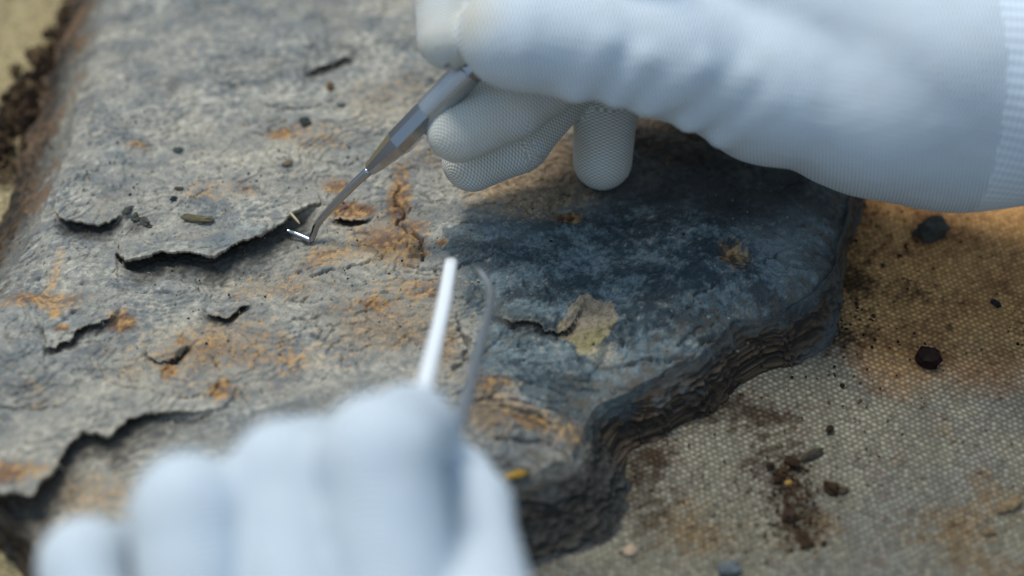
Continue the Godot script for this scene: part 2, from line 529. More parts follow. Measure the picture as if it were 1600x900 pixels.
	for j in GH:
		for i in GW:
			var n := j * GW + i
			if not keep[n]:
				nn[n] = Vector3.UP
				continue
			var l := n - 1 if i > 0 and keep[n - 1] else n
			var r := n + 1 if i < GW - 1 and keep[n + 1] else n
			var u := n - GW if j > 0 and keep[n - GW] else n
			var dn := n + GW if j < GH - 1 and keep[n + GW] else n
			nn[n] = (V[dn] - V[u]).cross(V[r] - V[l]).normalized()
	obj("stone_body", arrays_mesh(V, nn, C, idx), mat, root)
	return root


# how far across an outline a point lies, from 0 at one side to 1 at the other
func side_at(poly: PackedVector2Array, p: Vector2, a: Vector2, dir: Vector2, from: int) -> float:
	var side := Vector2(-dir.y, dir.x) * from
	if side_range.is_empty() or side_range[0] != poly[0]:
		var lo := 1e9
		var hi := -1e9
		for q in poly:
			var e := (q - a).dot(Vector2(-dir.y, dir.x))
			lo = minf(lo, e)
			hi = maxf(hi, e)
		side_range = [poly[0], lo, hi]
	var f: float = ((p - a).dot(Vector2(-dir.y, dir.x)) - side_range[1]) / (side_range[2] - side_range[1])
	return f if from > 0 else 1.0 - f

var side_range := []


# a thin sheet over a hollow: its back is bedded in the stone, its front stands free
func make_flake(root: Node3D, mat: Material, poly_px: Array, back: Array, front: Array, lift: float, thick: float, pocket: float, rough: float, apron: Array, label: String, soft := 0.0) -> void:
	var poly := fract(px_poly(poly_px), rough, 4, true)
	var a := G2(back[0], back[1])
	var g := G2(front[0], front[1]) - a
	var run := g.length()
	var dir := g / run
	var sp := spans(poly)
	var slot := {}
	var v := PackedVector3Array()
	var col := PackedColorArray()
	for s in sp:
		for i in range(s[1], s[2] + 1):
			var n: int = s[0] * GW + i
			var x: float = X0 + i * CELL
			var z: float = Z0 + s[0] * CELL
			var w: float = (Vector2(x, z) - a).dot(dir) / run
			slot[n] = v.size()
			var cc := slate(n, x, z)
			var top := hgt[n] + 0.001 * lerpf(-0.7, lift, smoothstep(0.1, 1.0, w) * (smoothstep(0.0, maxf(soft, 0.001), side_at(poly, Vector2(x, z), a, dir, 1)) if run > 0.03 else smoothstep(0.0, 0.3, minf(side_at(poly, Vector2(x, z), a, dir, -1), side_at(poly, Vector2(x, z), a, dir, 1))))) + 0.0004 * n_mid.get_noise_2d(x * 2500.0, z * 2500.0) * w
			v.append(Vector3(x, top, z))
			col.append(Color(cc.x, cc.y, cc.z))
	var M := v.size()
	for k in M:
		var p := v[k]
		v.append(Vector3(p.x, p.y - thick * 0.001 * (0.75 + 0.5 * n_mid.get_noise_2d(p.x * 1500.0, p.z * 1500.0)), p.z))
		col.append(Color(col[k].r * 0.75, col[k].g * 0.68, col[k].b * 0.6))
	var idx := PackedInt32Array()
	var edge := {}
	for n in slot:
		if slot.has(n + 1) and slot.has(n + GW) and slot.has(n + GW + 1):
			var q := [slot[n], slot[n + 1], slot[n + GW + 1], slot[n + GW]]
			idx.append_array([q[0], q[1], q[3], q[1], q[2], q[3]])
			idx.append_array([q[0] + M, q[3] + M, q[1] + M, q[1] + M, q[3] + M, q[2] + M])
			for e in 4:
				var key := Vector2i(q[e], q[(e + 1) % 4])
				if edge.has(Vector2i(key.y, key.x)):
					edge.erase(Vector2i(key.y, key.x))
				else:
					edge[key] = true
	for e in edge:
		col[e.x] = col[e.x].lerp(Color(0.4, 0.34, 0.25), 0.45)
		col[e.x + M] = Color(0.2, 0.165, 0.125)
		idx.append_array([e.x, e.x + M, e.y, e.y, e.x + M, e.y + M])
	# the broken edge: ragged in height as well
	var mesh := arrays_mesh(v, smooth_normals(v, idx), col, idx)
	var o := obj("flake", mesh, mat, root)
	if label: o.set_meta("label", label)
	# the hollow under it and the worn apron before it, their shade painted in
	var ap := G2(apron[0], apron[1])
	var apl := (ap - a).dot(dir) - run
	for n in slot:
		var x: float = X0 + (n % GW) * CELL
		var z: float = Z0 + (n / GW) * CELL
		var w: float = (Vector2(x, z) - a).dot(dir) / run
		var open := 1.0
		if run < 0.03:
			open = smoothstep(0.0, 0.25, minf(side_at(poly, Vector2(x, z), a, dir, -1), side_at(poly, Vector2(x, z), a, dir, 1)))
		elif soft > 0.0:
			open = smoothstep(0.0, soft, side_at(poly, Vector2(x, z), a, dir, 1))
		hgt[n] -= 0.001 * pocket * smoothstep(0.35, 0.8, w) * open
		a_dark[n] = maxf(a_dark[n], 0.95 * smoothstep(0.4, 0.7, w) * open)  # floor painted dark as the shade beneath the flake
	var lo := 1e9
	var hi := -1e9
	var side := Vector2(-dir.y, dir.x)
	for p in poly:
		if (p - a).dot(dir) > run * 0.45:
			lo = minf(lo, (p - a).dot(side))
			hi = maxf(hi, (p - a).dot(side))
	# for each column across the flake, where its front edge lies
	var cols := maxi(12, int((hi - lo) / (CELL * 1.6)))
	var front_at := PackedFloat32Array()
	front_at.resize(cols)
	front_at.fill(-1.0)
	for k in M:
		var p := Vector2(v[k].x, v[k].z) - a
		var c := int((p.dot(side) - lo) / (hi - lo) * (cols - 1))
		if c >= 0 and c < cols:
			front_at[c] = maxf(front_at[c], p.dot(dir))
	var reach := run + apl
	var b0 := Vector2.INF
	var b1 := -Vector2.INF
	for p in poly:
		b0 = b0.min(p)
		b1 = b1.max(p)
	var grow := Vector2(absf(apl), absf(apl)) * 1.1
	b0 = (b0 - grow - Vector2(X0, Z0)) / CELL
	b1 = (b1 + grow - Vector2(X0, Z0)) / CELL
	for j in range(maxi(0, int(b0.y)), mini(GH, int(b1.y) + 1)):
		var z := Z0 + j * CELL
		for i in range(maxi(0, int(b0.x)), mini(GW, int(b1.x) + 1)):
			var p := Vector2(X0 + i * CELL, z) - a
			var s := p.dot(side)
			if s < lo or s > hi:
				continue
			var fd := front_at[clampi(int((s - lo) / (hi - lo) * (cols - 1)), 0, cols - 1)]
			if fd < run * 0.4:
				continue
			var d := p.dot(dir) - fd
			var n := j * GW + i
			if d > -CELL and d < apl and not slot.has(n):
				var ends := smoothstep(0.0, maxf(0.12, soft), (s - lo) / (hi - lo)) * smoothstep(0.0, 0.12, (hi - s) / (hi - lo))
				var fall := 1.0 - smoothstep(0.0, 1.0, d / apl)
				hgt[n] -= 0.001 * pocket * fall * fall * (0.25 + 0.75 * ends)
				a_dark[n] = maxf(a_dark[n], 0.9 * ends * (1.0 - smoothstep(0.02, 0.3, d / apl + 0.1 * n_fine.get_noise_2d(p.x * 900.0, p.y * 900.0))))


# ---------------------------------------------------------------- gloves: one skin over tapered bones
func skin(bones: Array, cell: float, seed_: int, crease: float, axis: Array, bounce_spots := []) -> ArrayMesh:
	# bones: [from, to, r_from, r_to, blend] in metres; worked out in millimetres
	var lo := Vector3.INF
	var hi := -Vector3.INF
	for b in bones:
		for e in 2:
			var r: float = b[2 + e] + 0.004
			lo = lo.min(b[e] - Vector3(r, r, r))
			hi = hi.max(b[e] + Vector3(r, r, r))
	var W := int((hi.x - lo.x) / cell) + 2
	var H := int((hi.y - lo.y) / cell) + 2
	var D := int((hi.z - lo.z) / cell) + 2
	var f := PackedFloat32Array()
	f.resize(W * H * D)
	f.fill(0.05)
	for b in bones:
		var a: Vector3 = b[0]
		var ab: Vector3 = b[1] - a
		var ll := ab.length_squared()
		var r0: float = b[2]
		var dr: float = b[3] - r0
		var k: float = b[4]
		var rm := maxf(r0, b[3]) + maxf(k, 0.003) + cell
		var mn: Vector3 = (a.min(b[1]) - Vector3(rm, rm, rm) - lo) / cell
		var mx: Vector3 = (a.max(b[1]) + Vector3(rm, rm, rm) - lo) / cell
		for z in range(maxi(0, int(mn.z)), mini(D - 1, int(mx.z) + 1) + 1):
			for y in range(maxi(0, int(mn.y)), mini(H - 1, int(mx.y) + 1) + 1):
				var row := (z * H + y) * W
				for x in range(maxi(0, int(mn.x)), mini(W - 1, int(mx.x) + 1) + 1):
					var p := lo + Vector3(x, y, z) * cell - a
					var t := clampf(p.dot(ab) / ll, 0.0, 1.0)
					var d := (p - ab * t).length() - (r0 + dr * t)
					var o := f[row + x]
					var h := maxf(k - absf(o - d), 0.0) / k
					f[row + x] = minf(o, d) - h * h * k * 0.25
	var nz := FastNoiseLite.new()
	noise(nz, seed_, 26.0, 3)
	for z in D:
		for y in H:
			var row := (z * H + y) * W
			for x in W:
				var v := f[row + x]
				if v < 0.004 and v > -0.004:
					f[row + x] = v + crease * nz.get_noise_3d((lo.x + x * cell) * 1000.0, (lo.y + y * cell) * 1000.0, (lo.z + z * cell) * 1000.0)
	var id := PackedInt32Array()
	id.resize(W * H * D)
	id.fill(-1)
	var verts := PackedVector3Array()
	var idx := PackedInt32Array()
	var off := [0, 1, W, W + 1, W * H, W * H + 1, W * H + W, W * H + W + 1]
	var pos := [Vector3(0, 0, 0), Vector3(1, 0, 0), Vector3(0, 1, 0), Vector3(1, 1, 0), Vector3(0, 0, 1), Vector3(1, 0, 1), Vector3(0, 1, 1), Vector3(1, 1, 1)]
	var eds := [0, 1, 2, 3, 4, 5, 6, 7, 0, 2, 1, 3, 4, 6, 5, 7, 0, 4, 1, 5, 2, 6, 3, 7]
	for z in D - 1:
		for y in H - 1:
			for x in W - 1:
				var n := (z * H + y) * W + x
				if absf(f[n]) > cell * 2.2:
					continue
				var neg := 0
				for k in 8:
					if f[n + off[k]] < 0.0:
						neg += 1
				if neg == 0 or neg == 8:
					continue
				var s := Vector3.ZERO
				var c := 0
				for e in range(0, 24, 2):
					var u := f[n + off[eds[e]]]
					var w := f[n + off[eds[e + 1]]]
					if (u < 0.0) != (w < 0.0):
						s += pos[eds[e]].lerp(pos[eds[e + 1]], u / (u - w))
						c += 1
				id[n] = verts.size()
				verts.append(lo + (Vector3(x, y, z) + s / c) * cell)
	for z in range(1, D - 1):
		for y in range(1, H - 1):
			for x in range(1, W - 1):
				var n := (z * H + y) * W + x
				if id[n] < 0:
					continue
				var here := f[n] < 0.0
				var steps := [1, W, W * H]
				for ax in 3:
					if here != (f[n + steps[ax]] < 0.0):
						var u: int = steps[(ax + 1) % 3]
						var w: int = steps[(ax + 2) % 3]
						var q := [id[n], id[n - u], id[n - u - w], id[n - w]]
						if q.min() < 0:
							continue
						if here:
							idx.append_array([q[0], q[2], q[1], q[0], q[3], q[2]])
						else:
							idx.append_array([q[0], q[1], q[2], q[0], q[2], q[3]])
	# the knit runs along each finger and round it; palm and thumb share one axis
	var nn := smooth_normals(verts, idx)
	var own := []
	var col := PackedColorArray()
	var uv := PackedVector2Array()
	for p in verts:
		var best := 1e9
		var bb: Array = bones[0]
		for b in bones:
			var ab: Vector3 = b[1] - b[0]
			var t := clampf((p - b[0]).dot(ab) / ab.length_squared(), 0.0, 1.0)
			var d: float = p.distance_to(b[0] + ab * t) - lerpf(b[2], b[3], t)
			if d < best:
				best = d
				bb = b
		own.append(bb)
		var soil := 0.9 if bb.size() > 5 and bounce_spots.size() else 0.0  # warm bounce light painted on fingers and listed spots
		for q in bounce_spots:
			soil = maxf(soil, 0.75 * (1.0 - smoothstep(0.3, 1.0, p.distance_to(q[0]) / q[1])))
		soil = clampf(soil + 0.5 * nz.get_noise_3dv(p * 2500.0) * (0.3 + soil) + 0.05, 0.0, 1.0)  # noise breaks up the painted bounce and adds slight dust everywhere
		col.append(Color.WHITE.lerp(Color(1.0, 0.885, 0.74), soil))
		uv.append(knit_uv(p, bb, axis))
	for k in range(0, idx.size(), 3):
		var a := uv[idx[k]]
		var far := maxf(a.distance_to(uv[idx[k + 1]]), a.distance_to(uv[idx[k + 2]]))
		if far > cell * 3.0:  # a triangle across two fingers, or across the join of the knit, keeps one thread direction
			var mine: Array = own[idx[k]]
			for e in 3:
				var n := idx[k + e]
				var q := knit_uv(verts[n], mine, axis)
				if e > 0:
					var turn := TAU * (0.0092 if mine.size() > 5 else 0.026)
					q.x += turn * roundf((a.x - q.x) / turn)
				idx[k + e] = verts.size()
				verts.append(verts[n])
				nn.append(nn[n])
				col.append(col[n])
				uv.append(q)
	return arrays_mesh(verts, nn, col, idx, uv)


func knit_uv(p: Vector3, bb: Array, axis: Array) -> Vector2:
	var o: Vector3 = axis[0]
	var dir: Vector3 = (axis[1] - axis[0]).normalized()
	var rad := 0.026
	var base := 0.0
	if bb.size() > 5:
		o = bb[0]
		dir = (bb[1] - bb[0]).normalized()
		base = bb[5]
		rad = 0.0092
	var v: Vector3 = p - o
	var front := (EYE - o)
	front = (front - dir * front.dot(dir)).normalized()
	return Vector2(atan2(v.dot(dir.cross(front)), v.dot(front)) * rad, base + v.dot(dir))


# the glove's skin in two parts: the hand, and the ribbed cuff past a plane across the wrist
func split_skin(m: ArrayMesh, at: Vector3, along: Vector3) -> Array:
	var a := m.surface_get_arrays(0)
	var v: PackedVector3Array = a[Mesh.ARRAY_VERTEX]
	var idx: PackedInt32Array = a[Mesh.ARRAY_INDEX]
	var lists := [PackedInt32Array(), PackedInt32Array()]
	for k in range(0, idx.size(), 3):
		var c := (v[idx[k]] + v[idx[k + 1]] + v[idx[k + 2]]) / 3.0
		var s := 1 if (c - at).dot(along) > 0.0 else 0
		lists[s].append_array([idx[k], idx[k + 1], idx[k + 2]])
	return [arrays_mesh(v, a[Mesh.ARRAY_NORMAL], a[Mesh.ARRAY_COLOR], lists[0], a[Mesh.ARRAY_TEX_UV]), arrays_mesh(v, a[Mesh.ARRAY_NORMAL], a[Mesh.ARRAY_COLOR], lists[1], a[Mesh.ARRAY_TEX_UV])]


func chain(bones: Array, pts: Array, k: float, finger := true) -> void:
	var run := 0.0
	for i in pts.size() - 1:
		var b := [pts[i][0], pts[i + 1][0], pts[i][1], pts[i + 1][1], k]
		if finger and i > 0: b.append(run)
		run += (pts[i + 1][0] - pts[i][0]).length()
		bones.append(b)


# ---------------------------------------------------------------- swept rods
func rod(pts: Array, radii: Array, sides: int, flat: bool, squash := Vector2.ONE, up := Vector3.UP) -> ArrayMesh:
	var st := SurfaceTool.new()
	st.begin(Mesh.PRIMITIVE_TRIANGLES)
	st.set_smooth_group(-1 if flat else 0)
	var rings := []
	for i in pts.size():
		var d: Vector3 = (pts[mini(i + 1, pts.size() - 1)] - pts[maxi(i - 1, 0)]).normalized()
		var sx := d.cross(up).normalized()
		var sy := sx.cross(d).normalized()
		var ring := []
		for k in sides:
			var an := TAU * (k + 0.5) / sides
			ring.append(pts[i] + (sx * cos(an) * squash.x + sy * sin(an) * squash.y) * radii[i])
		rings.append(ring)
	for i in pts.size() - 1:
		for k in sides:
			var k2 := (k + 1) % sides
			for v in [rings[i][k], rings[i + 1][k], rings[i][k2], rings[i][k2], rings[i + 1][k], rings[i + 1][k2]]:
				st.add_vertex(v)
	for k in sides:
		var k2 := (k + 1) % sides
		for v in [pts[0], rings[0][k], rings[0][k2], pts[-1], rings[-1][k2], rings[-1][k]]:
			st.add_vertex(v)
	st.generate_normals()
	return st.commit()


func bend(pts: Array, n: int) -> Array:
	var c := Curve3D.new()
	for i in pts.size():
		var t: Vector3 = Vector3.ZERO
		if i > 0 and i < pts.size() - 1:
			t = (pts[i + 1] - pts[i - 1]) * 0.13
		c.add_point(pts[i], -t, t)
	var out := []
	for k in n + 1:
		out.append(c.sample_baked(c.get_baked_length() * k / n, true))
	return out


# ---------------------------------------------------------------- broken bits
func pebble(s: int, size: Vector3, rough: float, tint: Color) -> ArrayMesh:
	var nz := FastNoiseLite.new()
	noise(nz, s, 0.9, 3)
	var v := PackedVector3Array()
	var idx := PackedInt32Array()
	var U := 10
	var W := 6
	var st := SurfaceTool.new()
	st.begin(Mesh.PRIMITIVE_TRIANGLES)
	st.set_smooth_group(-1)
	for j in W + 1:
		for i in U:
			var th := PI * j / W
			var ph := TAU * i / U
			var d := Vector3(sin(th) * cos(ph), cos(th), sin(th) * sin(ph))
			var sq := pow(pow(absf(d.x), 3.5) + pow(absf(d.y), 3.5) + pow(absf(d.z), 3.5), -1.0 / 3.5)
			var r := lerpf(1.0, sq, 0.6) * (1.0 + rough * 1.6 * nz.get_noise_3dv(d * 1.3 + Vector3(s, 0, 0)))
			v.append(d * r * size * 0.5)
	for j in W:
		for i in U:
			var a := j * U + i
			var b := j * U + (i + 1) % U
			idx.append_array([a, b, a + U, b, b + U, a + U])
	for k in range(0, idx.size(), 3):
		var c := (v[idx[k]] + v[idx[k + 1]] + v[idx[k + 2]]) / 3.0
		var q := 1.0 + 0.7 * nz.get_noise_3dv(c / size.length() * 6.0 + Vector3(7, s, 1))
		for e in 3:
			st.set_color(Color(tint.r * q, tint.g * q, tint.b * q))
			st.add_vertex(v[idx[k + e]])
	st.generate_normals()
	return st.commit()


func bit(called: String, px: float, py: float, y: float, size: Vector3, turn: float, tint: Color, mat: Material, label: String, category: String, s: int, rough := 0.35, tilt := 0.0) -> void:
	var o := obj(called, pebble(s, size * 0.0009, rough, tint), mat)
	o.position = G(px, py, y) + Vector3(0, size.y * 0.00036, 0)
	o.rotation = Vector3(tilt, turn, tilt * 0.4)
	tag(o, label, category)


func rock_y(px: float, py: float) -> float:
	var g := G2(px, py)
	var i := clampi(int((g.x - X0) / CELL), 0, GW - 1)
	var j := clampi(int((g.y - Z0) / CELL), 0, GH - 1)
	return hgt[j * GW + i]


func scatter(called: String, places: Array, mat: Material, label: String, s: int, tints: Array) -> void:
	var mm := MultiMesh.new()
	mm.transform_format = MultiMesh.TRANSFORM_3D
	mm.use_colors = true
	mm.mesh = pebble(s, Vector3(1, 0.6, 0.8), 0.5, Color(1, 1, 1))
	mm.instance_count = places.size()
	for k in places.size():
		var b := Basis.from_euler(Vector3(rng.randf() * 6.0, rng.randf() * 6.0, rng.randf() * 0.6)).scaled(Vector3.ONE * places[k][1])
		mm.set_instance_transform(k, Transform3D(b, places[k][0]))
		var t: Color = tints[rng.randi() % tints.size()]
		mm.set_instance_color(k, t * rng.randf_range(0.7, 1.3))
	var o := MultiMeshInstance3D.new()
	o.multimesh = mm
	o.material_override = mat
	o.name = numbered(called)
	add_child(o)
	tag(o, label, "soil", "", "stuff")


# ---------------------------------------------------------------- textures of cloth and stone
func lin(r: float, g: float, b: float) -> Color:
	return Color(r, g, b).linear_to_srgb()


func weave_maps() -> Array:
	# plain weave, threads crossing on the diagonal: bumps in staggered columns
	var S := 768
	var N := 9
	var hm := Image.create(S, S, false, Image.FORMAT_RGB8)
	var al := Image.create(S, S, false, Image.FORMAT_RGB8)
	var r2 := RandomNumberGenerator.new()
	r2.seed = 77
	var jit := []
	for k in N * N * 2:
		jit.append([r2.randf_range(-0.07, 0.07), r2.randf_range(-0.07, 0.07), r2.randf_range(0.86, 1.1), r2.randf_range(0.88, 1.06)])
	var fz := FastNoiseLite.new()
	noise(fz, 5, 9.0, 2)
	for y in S:
		for x in S:
			var u := float(x) / S * N * 2.0
			var v := float(y) / S * N
			var su := u
			u += 0.16 * sin(TAU * v / N) + 0.1 * sin(TAU * v * 2.0 / N + 1.0)
			v += 0.12 * sin(TAU * su / N) + 0.1 * sin(TAU * su * 1.5 / N + 2.0)
			var best := 0.0
			var tone := 1.0
			var top := 0.0
			for cu in [floori(u), floori(u) + 1]:
				var sh := 0.5 if posmod(cu, 2) == 1 else 0.0
				for cv in [floori(v - sh), floori(v - sh) + 1]:
					var q: Array = jit[(posmod(cu, N * 2) * N + posmod(cv, N)) % jit.size()]
					var du: float = (u - cu - q[0]) / 0.47
					var dv: float = (v - sh - cv - q[1]) / 0.38
					var e := exp(-du * du - dv * dv)
					best += e
					if e > top:
						top = e
						tone = lerpf(1.0, q[3], minf(1.0, e * 2.0))
			best = minf(best, 1.0)
			var hh := clampf(best * tone * 0.9 + 0.08 * fz.get_noise_2d(x, y), 0.0, 1.0)
			hm.set_pixel(x, y, Color(hh, hh, hh))
			var g := clampf((0.5 + 0.5 * minf(1.0, hh * 1.15)) * tone, 0.0, 1.0)
			al.set_pixel(x, y, Color(g, g, g))
	return [ImageTexture.create_from_image(hm), ImageTexture.create_from_image(al)]


func knit_maps(hole: float, wide: float, stagger: bool) -> Array:
	var S := 192
	var N := 4
	var hm := Image.create(S, S, false, Image.FORMAT_RGB8)
	var al := Image.create(S, S, false, Image.FORMAT_RGB8)
	for y in S:
		for x in S:
			var u := float(x) / S * N
			var v := float(y) / S * N
			var dot := cos(PI * u) * cos(TAU * v) if stagger else (cos(TAU * u) + cos(TAU * v)) * 0.5
			var h := 0.5 + 0.5 * dot
			hm.set_pixel(x, y, Color(h, h, h))
			var g := 1.0 - hole * (0.5 - 0.5 * dot)
			al.set_pixel(x, y, Color(g, g * (1.0 - 0.02 * hole), g * (1.0 - 0.03 * hole)))
	return [ImageTexture.create_from_image(hm), ImageTexture.create_from_image(al)]


func cloth_material(maps: Array, tile: Vector3, relief: float, tint: Color) -> StandardMaterial3D:
	var m := StandardMaterial3D.new()
	m.albedo_color = tint
	m.albedo_texture = maps[1]
	m.heightmap_enabled = true
	m.heightmap_texture = maps[0]
	m.heightmap_scale = relief
	m.uv1_triplanar = tile.z > 0.0
	m.uv1_scale = Vector3(1.0 / tile.x, 1.0 / tile.y, 1.0 / maxf(tile.z, 0.0001))
	m.uv1_triplanar_sharpness = 6.0
	m.roughness = 0.92
	m.metallic_specular = 0.25
	m.rim_enabled = true
	m.rim = 0.25
	m.vertex_color_use_as_albedo = true
	return m


func _ready() -> void:
	# ------------------------------------------------------------ camera
	var cam := Camera3D.new()
	cam.name = "camera"
	cam.position = EYE
	cam.rotation_degrees = Vector3(-PITCH, 0, 0)
	cam.fov = rad_to_deg(2.0 * atan(TY))
	cam.near = 0.02
	cam.far = 20.0
	var lens := CameraAttributesPhysical.new()
	lens.frustum_focal_length = 12.0 / TY
	lens.frustum_focus_distance = 0.478
	lens.frustum_near = 0.02
	lens.frustum_far = 20.0
	lens.exposure_aperture = 5.2
	cam.attributes = lens
	add_child(cam)
	cam.current = true
	# ------------------------------------------------------------ sky, sun, exposure
	var env := Environment.new()
	env.background_mode = Environment.BG_SKY
	var sky := Sky.new()
	var sm := ProceduralSkyMaterial.new()
	sm.sky_top_color = lin(0.59, 0.82, 1.1)
	sm.sky_horizon_color = lin(0.30, 0.35, 0.40)
	sm.ground_bottom_color = lin(0.1, 0.09, 0.08)
	sm.ground_horizon_color = lin(0.3, 0.3, 0.3)
	sm.sky_curve = 0.25
	sky.sky_material = sm
	env.sky = sky
	env.background_energy_multiplier = 0.45
	env.tonemap_mode = Environment.TONE_MAPPER_LINEAR
	env.tonemap_exposure = 1.72
	env.sdfgi_enabled = true
	env.ssao_enabled = true
	env.ssil_enabled = true
	var we := WorldEnvironment.new()
	we.name = "world_environment"
	we.environment = env
	add_child(we)
	var sun := DirectionalLight3D.new()
	sun.name = "sun"
	sun.light_color = Color(1.0, 0.985, 0.95)
	sun.light_energy = 0.5
	sun.light_angular_distance = 21.0
	sun.shadow_enabled = true
	add_child(sun)
	sun.look_at_from_position(Vector3(-0.27, 0.9, -0.27), Vector3.ZERO)

	rng.seed = 4242
	noise(n_big, 3, 70.0, 3)
	noise(n_mid, 11, 16.0, 4)
	noise(n_fine, 23, 3.2, 4)
	noise(n_step, 31, 48.0, 4)
	noise(n_str, 47, 1.6, 3)
	noise(n_grain, 59, 0.9, 2)

	# ------------------------------------------------------------ materials
	var grain := NoiseTexture2D.new()
	grain.width = 512
	grain.height = 512
	grain.seamless = true
	var gn := FastNoiseLite.new()
	noise(gn, 91, 7.0, 4)
	grain.noise = gn
	var stone := StandardMaterial3D.new()
	stone.vertex_color_use_as_albedo = true
	stone.roughness = 0.78
	stone.metallic_specular = 0.35
	stone.heightmap_enabled = true
	stone.heightmap_texture = grain
	stone.heightmap_scale = 0.014
	stone.uv1_triplanar = true
	stone.uv1_scale = Vector3.ONE * 45.0
	var soil := StandardMaterial3D.new()
	soil.vertex_color_use_as_albedo = true
	soil.roughness = 0.9
	soil.metallic_specular = 0.2
	var steel := StandardMaterial3D.new()
	steel.albedo_color = lin(0.38, 0.40, 0.44)
	steel.metallic = 1.0
	steel.roughness = 0.1
	var satin := StandardMaterial3D.new()
	satin.albedo_color = lin(0.5, 0.52, 0.54)
	satin.metallic = 1.0
	satin.roughness = 0.42
	var bright := StandardMaterial3D.new()  # plain white, standing in for sky glare on a steel arm
	bright.albedo_color = lin(0.78, 0.82, 0.85)
	bright.roughness = 0.35
	var knit := knit_maps(0.3, 0.3, true)
	var glove_m := cloth_material(knit, Vector3(0.0046, 0.0038, 0.0), 0.015, lin(0.78, 0.89, 0.98))
	var rib := knit_maps(0.13, 0.4, false)
	var cuff_m := cloth_material(rib, Vector3(0.0062, 0.0056, 0.0), 0.014, lin(0.72, 0.82, 0.90))
	var sleeve_m := StandardMaterial3D.new()
	sleeve_m.albedo_color = lin(0.05, 0.055, 0.07)
	sleeve_m.roughness = 0.95

	# ------------------------------------------------------------ setting and things
	make_canvas()
	make_rock(stone)
	make_right_hand(glove_m, cuff_m, sleeve_m)
	make_left_hand(glove_m, cuff_m, sleeve_m)
	make_pick(steel, satin)
	make_tweezers(satin, bright)
	make_bits(soil)


func make_canvas() -> void:
	var xs := PackedFloat32Array()
	var zs := PackedFloat32Array()
	for e in [-0.8, -0.5, -0.35, -0.26]: xs.append(e)
	for e in [-0.9, -0.6, -0.4, -0.28]: zs.append(e)
	var x := -0.2
	while x < 0.2:
		xs.append(x)
		x += 0.0011
	var z := -0.2
	while z < 0.14:
		zs.append(z)
		z += 0.0011
	for e in [0.24, 0.35, 0.5, 0.8]: xs.append(e)
	for e in [0.2, 0.3, 0.5, 0.8]: zs.append(e)
	var blobs := []
	for b in [[1330, 430, 60, 120, 0.8, 0], [1420, 455, 120, 40, 0.5, 0], [1500, 400, 60, 30, 0.35, 0], [1300, 520, 60, 40, 0.7, 0], [1460, 330, 300, 300, 1.7, 2], [1380, 440, 130, 190, 1.2, 2], [1560, 470, 200, 150, 1.0, 2], [1240, 770, 50, 90, 0.8, 0], [1180, 700, 90, 60, 0.6, 0], [1000, 760, 70, 110, 0.8, 0], [1090, 820, 150, 60, 0.5, 1], [1240, 830, 100, 50, 0.5, 1], [1500, 860, 130, 60, 0.45, 1], [1580, 800, 90, 60, 0.45, 1], [1450, 690, 90, 50, 0.35, 1], [1150, 650, 110, 40, 0.8, 0], [20, 260, 110, 60, 1.0, 0], [70, 130, 70, 90, 0.9, 0], [110, 60, 60, 60, 0.8, 0], [40, 60, 160, 120, 0.5, 1], [80, 160, 60, 40, 0.4, 1]]:
		var c := G2(b[0], b[1], CLOTH)
		blobs.append([c, b[2] * 0.00018, b[3] * 0.00026, b[4], b[5]])
	var W := xs.size()
	var V := PackedVector3Array()
	var C := PackedColorArray()
	for j in zs.size():
		for i in W:
			var p := Vector2(xs[i], zs[j])
			var X := p.x * 1000.0
			var Z := p.y * 1000.0
			var b := n_big.get_noise_2d(X * 0.8, Z * 0.8 + 500.0)
			var m := n_mid.get_noise_2d(X * 0.7 + 90.0, Z * 0.7)
			var f := n_fine.get_noise_2d(X, Z)
			V.append(Vector3(p.x, CLOTH + 0.0011 * b + 0.0003 * m, p.y))
			var dirt := 0.0
			var dust := 0.0
			var ochre := 0.0
			for q in blobs:
				var du: float = (p.x - q[0].x) / q[1]
				var dv: float = (p.y - q[0].y) / q[2]
				var r := du * du + dv * dv
				if r < 1.0:
					if q[4] == 2:
						ochre = maxf(ochre, q[3] * (1.0 - r))
					elif q[4] == 0:
						dirt = maxf(dirt, q[3] * (1.0 - r))
					else:
						dust = maxf(dust, q[3] * (1.0 - r))
			var c := mixc(Vector3(0.29, 0.265, 0.2), Vector3(0.225, 0.222, 0.19), 0.5 + m * 1.5 + b)
			c = mixc(c, Vector3(0.27, 0.2, 0.11), smoothstep(0.15, 0.8, dust + m * 0.5 + f * 0.35) * 0.85)
			c = mixc(c, mixc(Vector3(0.78, 0.42, 0.155), Vector3(0.5, 0.235, 0.09), 0.25 + m * 1.6 + f * 0.8), smoothstep(-0.05, 1.0, ochre + m * 0.35 + f * 0.2) * 0.92)  # ochre dust, painted brighter to make up for the wrist's shadow
			c = mixc(c, Vector3(0.66, 0.52, 0.26), smoothstep(-0.08, -0.13, p.x) * 0.7)
			c = mixc(c, Vector3(0.055, 0.034, 0.02), smoothstep(0.3, 0.95, dirt + m * 0.6 + f * 0.55) * 0.9)
			c = mixc(c, Vector3(0.06, 0.04, 0.026), (f * 1.3 + m * 0.4 - 0.42) * 1.5)
			C.append(Color(c.x, c.y, c.z))
	var idx := PackedInt32Array()
	for j in zs.size() - 1:
		for i in W - 1:
			var n := j * W + i
			idx.append_array([n, n + 1, n + W, n + 1, n + W + 1, n + W])
	var maps := weave_maps()
	var m := cloth_material(maps, Vector3(0.02574, 0.02574, 0.01602), 0.03, Color.WHITE)
	m.rim_enabled = false
	m.uv1_offset = Vector3.ZERO
	var o := obj("ground", arrays_mesh(V, smooth_normals(V, idx), C, idx), m)
	tag(o, "coarse grey canvas cloth dusted with brown soil under the slate", "cloth", "", "structure")


